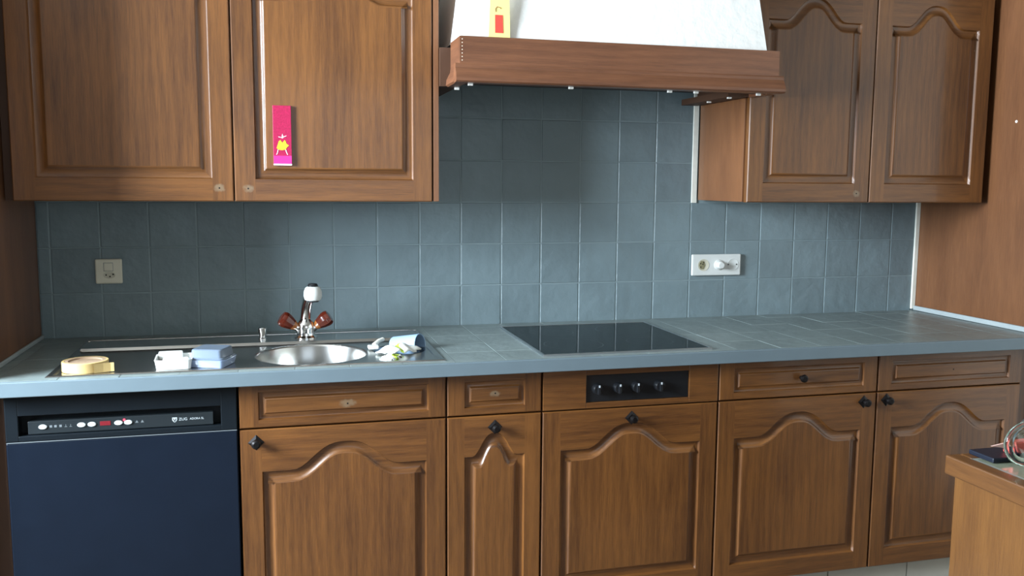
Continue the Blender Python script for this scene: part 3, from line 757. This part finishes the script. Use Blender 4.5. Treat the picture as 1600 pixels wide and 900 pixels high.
# ------------------------------------------------------------------ things on the sink
DZ = BZ+.001
tc_ = (.178, -.535)
tr_ = thing('tape_roll', (tc_[0], tc_[1], DZ), 'yellow masking tape roll lying flat on the sink drainer', 'tape roll')
M = Matrix.Translation((tc_[0], tc_[1], DZ))
put('tape', MB().lathe([(.049, 0), (.054, 0), (.0548, .001), (.0548, .024), (.054, .025), (.049, .025)], 48, M, cap0=False, cap1=False), tape_m, tr_)
put('core', MB().lathe([(.0489, .0246), (.0400, .0246), (.0400, .0005), (.0489, .0005)], 48, M, cap0=False, cap1=False).lathe([(.0400, .0215), (.001, .0215)], 40, M, cap0=False, cap1=False), tape_core, tr_)
tl = MB()
pts = [(.0, -.0550), (.030, -.0560), (.050, -.046), (.066, -.040), (.074, -.0395)]
for (ax_, ay_), (bx_, by_) in zip(pts[1:], pts[2:]):
    q = [(tc_[0]+ax_, tc_[1]+ay_), (tc_[0]+bx_, tc_[1]+by_)]
    tl.prism([q[0], q[1], (q[1][0], q[1][1]+.0008), (q[0][0], q[0][1]+.0008)], 'z', DZ+.001, DZ+.0235)
put('loose_end', tl, tape_m, tr_)
# white tray
def tray(nm, cx, cy, a, b, h, rot, mat, label, cat, z=DZ, wall=.003, lidmat=None):
    t = thing(nm, (cx, cy, z), label, cat); t.rotation_euler[2] = rot
    me = MB(); n = 6
    def rr(a, b, r, zz):
        p = []
        for sx_, sy_, a0 in ((1, 1, 0), (-1, 1, PI/2), (-1, -1, PI), (1, -1, 1.5*PI)):
            for i in range(n+1):
                an = a0+PI/2*i/n; p.append((sx_*(a-r)+r*math.cos(an), sy_*(b-r)+r*math.sin(an), zz))
        return p
    rings = [rr(a*.90, b*.90, .008, 0), rr(a*.98, b*.98, .010, h*.9), rr(a, b, .011, h*.92), rr(a, b, .011, h), rr(a-wall, b-wall, .010, h), rr(a*.90-wall, b*.90-wall, .008, wall)]
    ks = [me.add(r) for r in rings]; m_ = len(rings[0])
    for k_, l_ in zip(ks, ks[1:]):
        for i in range(m_):
            j = (i+1) % m_; me.face((k_+i, k_+j, l_+j, l_+i), 0, True)
    me.face([ks[0]+i for i in range(m_)][::-1]); me.face([ks[-1]+i for i in range(m_)])
    o = bpy.data.objects.new('tub', me.mesh('tub', mat)); COL.objects.link(o); o.parent = t
    return t, rr
tt, rr = tray('plastic_tray', .392, -.540, .046, .048, .026, .05, white_pl, 'small white plastic tray on the drainer left of the clear box', 'tray')
def local(nm, parent, mb, mat, label=None):
    o = bpy.data.objects.new(nm, mb.mesh(nm, mat)); COL.objects.link(o); o.parent = parent
    return o
local('folded_sheet', tt, MB().bbox(-.034, .030, -.032, .030, .004, .012, .002).bbox(-.030, .034, -.024, .034, .0125, .018, .002), white_pl)
local('raised_rim', tt, MB().bbox(-.040, .020, .030, .046, .012, .034, .003), white_pl)
bt, rr2 = tray('clear_box', .486, -.535, .050, .048, .020, -.35, clearbox, 'clear blue plastic box with a stacked lid, left of the round bowl', 'box')
lid = MB()
rr_ = [rr2(.047, .045, .01, .0205), rr2(.047, .045, .01, .023), rr2(.043, .041, .01, .025), rr2(.041, .039, .01, .044), rr2(.038, .036, .01, .0465)]
ks = [lid.add(r) for r in rr_]; m_ = len(rr_[0])
for k_, l_ in zip(ks, ks[1:]):
    for i in range(m_):
        j = (i+1) % m_; lid.face((k_+i, k_+j, l_+j, l_+i), 0, True)
lid.face([ks[0]+i for i in range(m_)][::-1]); lid.face([ks[-1]+i for i in range(m_)])
local('lid', bt, lid, clearlid)
# cup lying on its side across the small waste bowl, and a cloth in front of it
cu = thing('plastic_cup', (1.005, -.40, BZ), 'light blue plastic cup lying on its side across the small waste bowl', 'cup')
ax = Vector((.76, -.60, .10)).normalized(); M = Matrix.Translation((.984, -.362, BZ+.002)) @ ax.to_track_quat('Z', 'Y').to_matrix().to_4x4()
put('shell', MB().lathe([(.001, 0), (.024, .0005), (.026, .004), (.0315, .088), (.033, .090), (.0325, .092), (.0295, .091), (.0245, .006), (.001, .004)], 36, M, cap0=False, cap1=False), cupblue, cu)
def cloth(nm, cx, cy, z0, rx, ry, hgt, label, cat, stripe):
    me = MB(); nu, nv = 18, 10; idx = {}
    for i in range(nu+1):
        for j in range(nv+1):
            u, v = i/nu*2-1, j/nv*2-1
            x = cx+u*rx*(1-.25*v*v)+.006*math.sin(5*v+u); y = cy+v*ry*(1-.3*u*u)+.01*u
            z = z0+hgt*max(0, 1-u*u*.9)*(1-.75*v*v)+.004*math.sin(9*u+3*v)*(1-abs(u)*.5)
            idx[i, j] = me.add([(x, y, max(z, z0))])
    for i in range(nu):
        for j in range(nv):
            me.face((idx[i, j], idx[i+1, j], idx[i+1, j+1], idx[i, j+1]), 1 if stripe[0] <= i < stripe[1] else 0, True)
    o = put(nm, me, [cloth_w, cloth_g], None, (cx, cy, z0)); tag(o, label, cat)
    md = o.modifiers.new('thickness', 'SOLIDIFY'); md.thickness = .004; md.offset = 1
    return o
cloth('dish_cloth', .985, -.475, BZ+.002, .060, .028, .020, 'white dish cloth with a lime stripe draped in front of the blue cup', 'cloth', (8, 10))
cloth('scouring_cloth', .955, -.545, BZ+.001, .028, .026, .008, 'small white and lime cloth scrap at the front of the sink', 'cloth', (11, 15))
brush = thing('dish_brush', (.93, -.40, BZ), 'white brush head poking from the small waste bowl left of the cup', 'brush')
put('head', MB().bbox(.905, .936, -.425, -.395, BZ+.003, BZ+.013, .003), white_pl, brush)
put('handle', MB().tube([(.925, -.39, BZ+.010), (.94, -.37, BZ+.018), (.955, -.355, BZ+.020)], [.007, .006, .006], 10), bare_strip, brush)

# ------------------------------------------------------------------ kitchen island at the lower right
IX, IY, IZ = 1.822, -1.656, .90
isl = thing('kitchen_island', (2.3, -2.0, 0), 'honey oak island with a stone-topped wooden edge, at the lower right', 'island')
W_, D_ = .95, .75
put('side_panel', MB().bbox(IX+.012, IX+.034, IY-D_+.012, IY-.014, 0, IZ-.036, .001), oak_isl, isl)
put('side_panel', MB().bbox(IX+W_-.034, IX+W_-.012, IY-D_+.012, IY-.014, 0, IZ-.036, .001), oak_isl, isl)
put('back_panel', MB().bbox(IX+.034, IX+W_-.034, IY-.034, IY-.014, 0, IZ-.036, .001), oak_isl, isl)
put('front_panel', MB().bbox(IX+.034, IX+W_-.034, IY-D_+.012, IY-D_+.03, 0, IZ-.036, .001), oak_isl, isl)
bt_ = .030
put('top_edging', MB().bbox(IX, IX+bt_, IY-D_, IY, IZ-.035, IZ, .003).bbox(IX+W_-bt_, IX+W_, IY-D_, IY, IZ-.035, IZ, .003).bbox(IX+bt_, IX+W_-bt_, IY-bt_, IY, IZ-.035, IZ, .003).bbox(IX+bt_, IX+W_-bt_, IY-D_, IY-D_+bt_, IZ-.035, IZ, .003), oak_isl_h, isl)
put('inlay_strip', MB().box(IX+bt_, IX+bt_+.006, IY-D_+bt_, IY-bt_, IZ-.03, IZ-.0008).box(IX+bt_+.006, IX+W_-bt_, IY-bt_-.006, IY-bt_, IZ-.03, IZ-.0008), isl_line, isl)
put('stone_top', MB().box(IX+bt_+.006, IX+W_-bt_, IY-D_+bt_, IY-bt_-.006, IZ-.03, IZ-.001), isl_top, isl)
# dark flat case
ct_ = tag(put('flat_case', MB().bbox(IX+.045, IX+.215, IY-.065, IY-.006, IZ, IZ+.009, .002), navy_m, None, (IX+.14, IY-.05, IZ)), 'flat navy-black case lying on the island behind the teapot', 'case')
pk = thing('paper_packet', (1.95, -1.70, IZ+.0092), 'coral red packet with a pale pointed flap behind the teapot handle', 'packet')
put('box', MB().bbox(1.915, 1.985, -1.715, -1.690, IZ+.0094, IZ+.032, .002), packet_r, pk)
put('flap', MB().prism([(1.875, IZ+.0260), (1.916, IZ+.0190), (1.916, IZ+.0320)], 'y', -1.706, -1.703), packet_p, pk)
# glass teapot
gx, gy = 1.951, -1.772
tpt = thing('glass_teapot', (gx, gy, IZ), 'clear glass teapot with a looped handle on the island at the right edge', 'teapot')
M = Matrix.Translation((gx, gy, IZ))
rb = .068
put('body', MB().lathe([(.001, .001), (.042, .0005), (.052, .004), (.066, .022), (.0705, .042), (.066, .066), (.050, .086), (.042, .092), (.043, .096),
     (.0405, .096), (.0395, .091), (.048, .084), (.0635, .065), (.068, .042), (.0635, .023), (.050, .0065), (.040, .0035), (.001, .003)], 48, M, cap0=False, cap1=False), glass_m, tpt)
hp = []
for i in range(15):
    a = PI*.5+PI*i/14
    hp.append((gx-.060+.046*math.cos(a)*.98+(.012 if i in (0,) else 0), gy, IZ+.050+.034*math.sin(a)))
hp[0] = (gx-.053, gy, IZ+.082); hp[-1] = (gx-.062, gy, IZ+.018)
put('handle', MB().tube(hp, .0072, 14), glass_m, tpt)
ld = put('lid', MB().lathe([(.001, .096), (.043, .0965), (.044, .099), (.036, .104), (.016, .109), (.007, .112), (.007, .116), (.011, .121), (.011, .126), (.006, .130), (.001, .131)], 36, M, cap0=False, cap1=False), glass_m, tpt)
put('spout', MB().tube([(gx+.060, gy, IZ+.045), (gx+.080, gy, IZ+.060), (gx+.092, gy, IZ+.082), (gx+.102, gy, IZ+.092)], [.014, .011, .009, .008], 14, caps=False), glass_m, tpt)
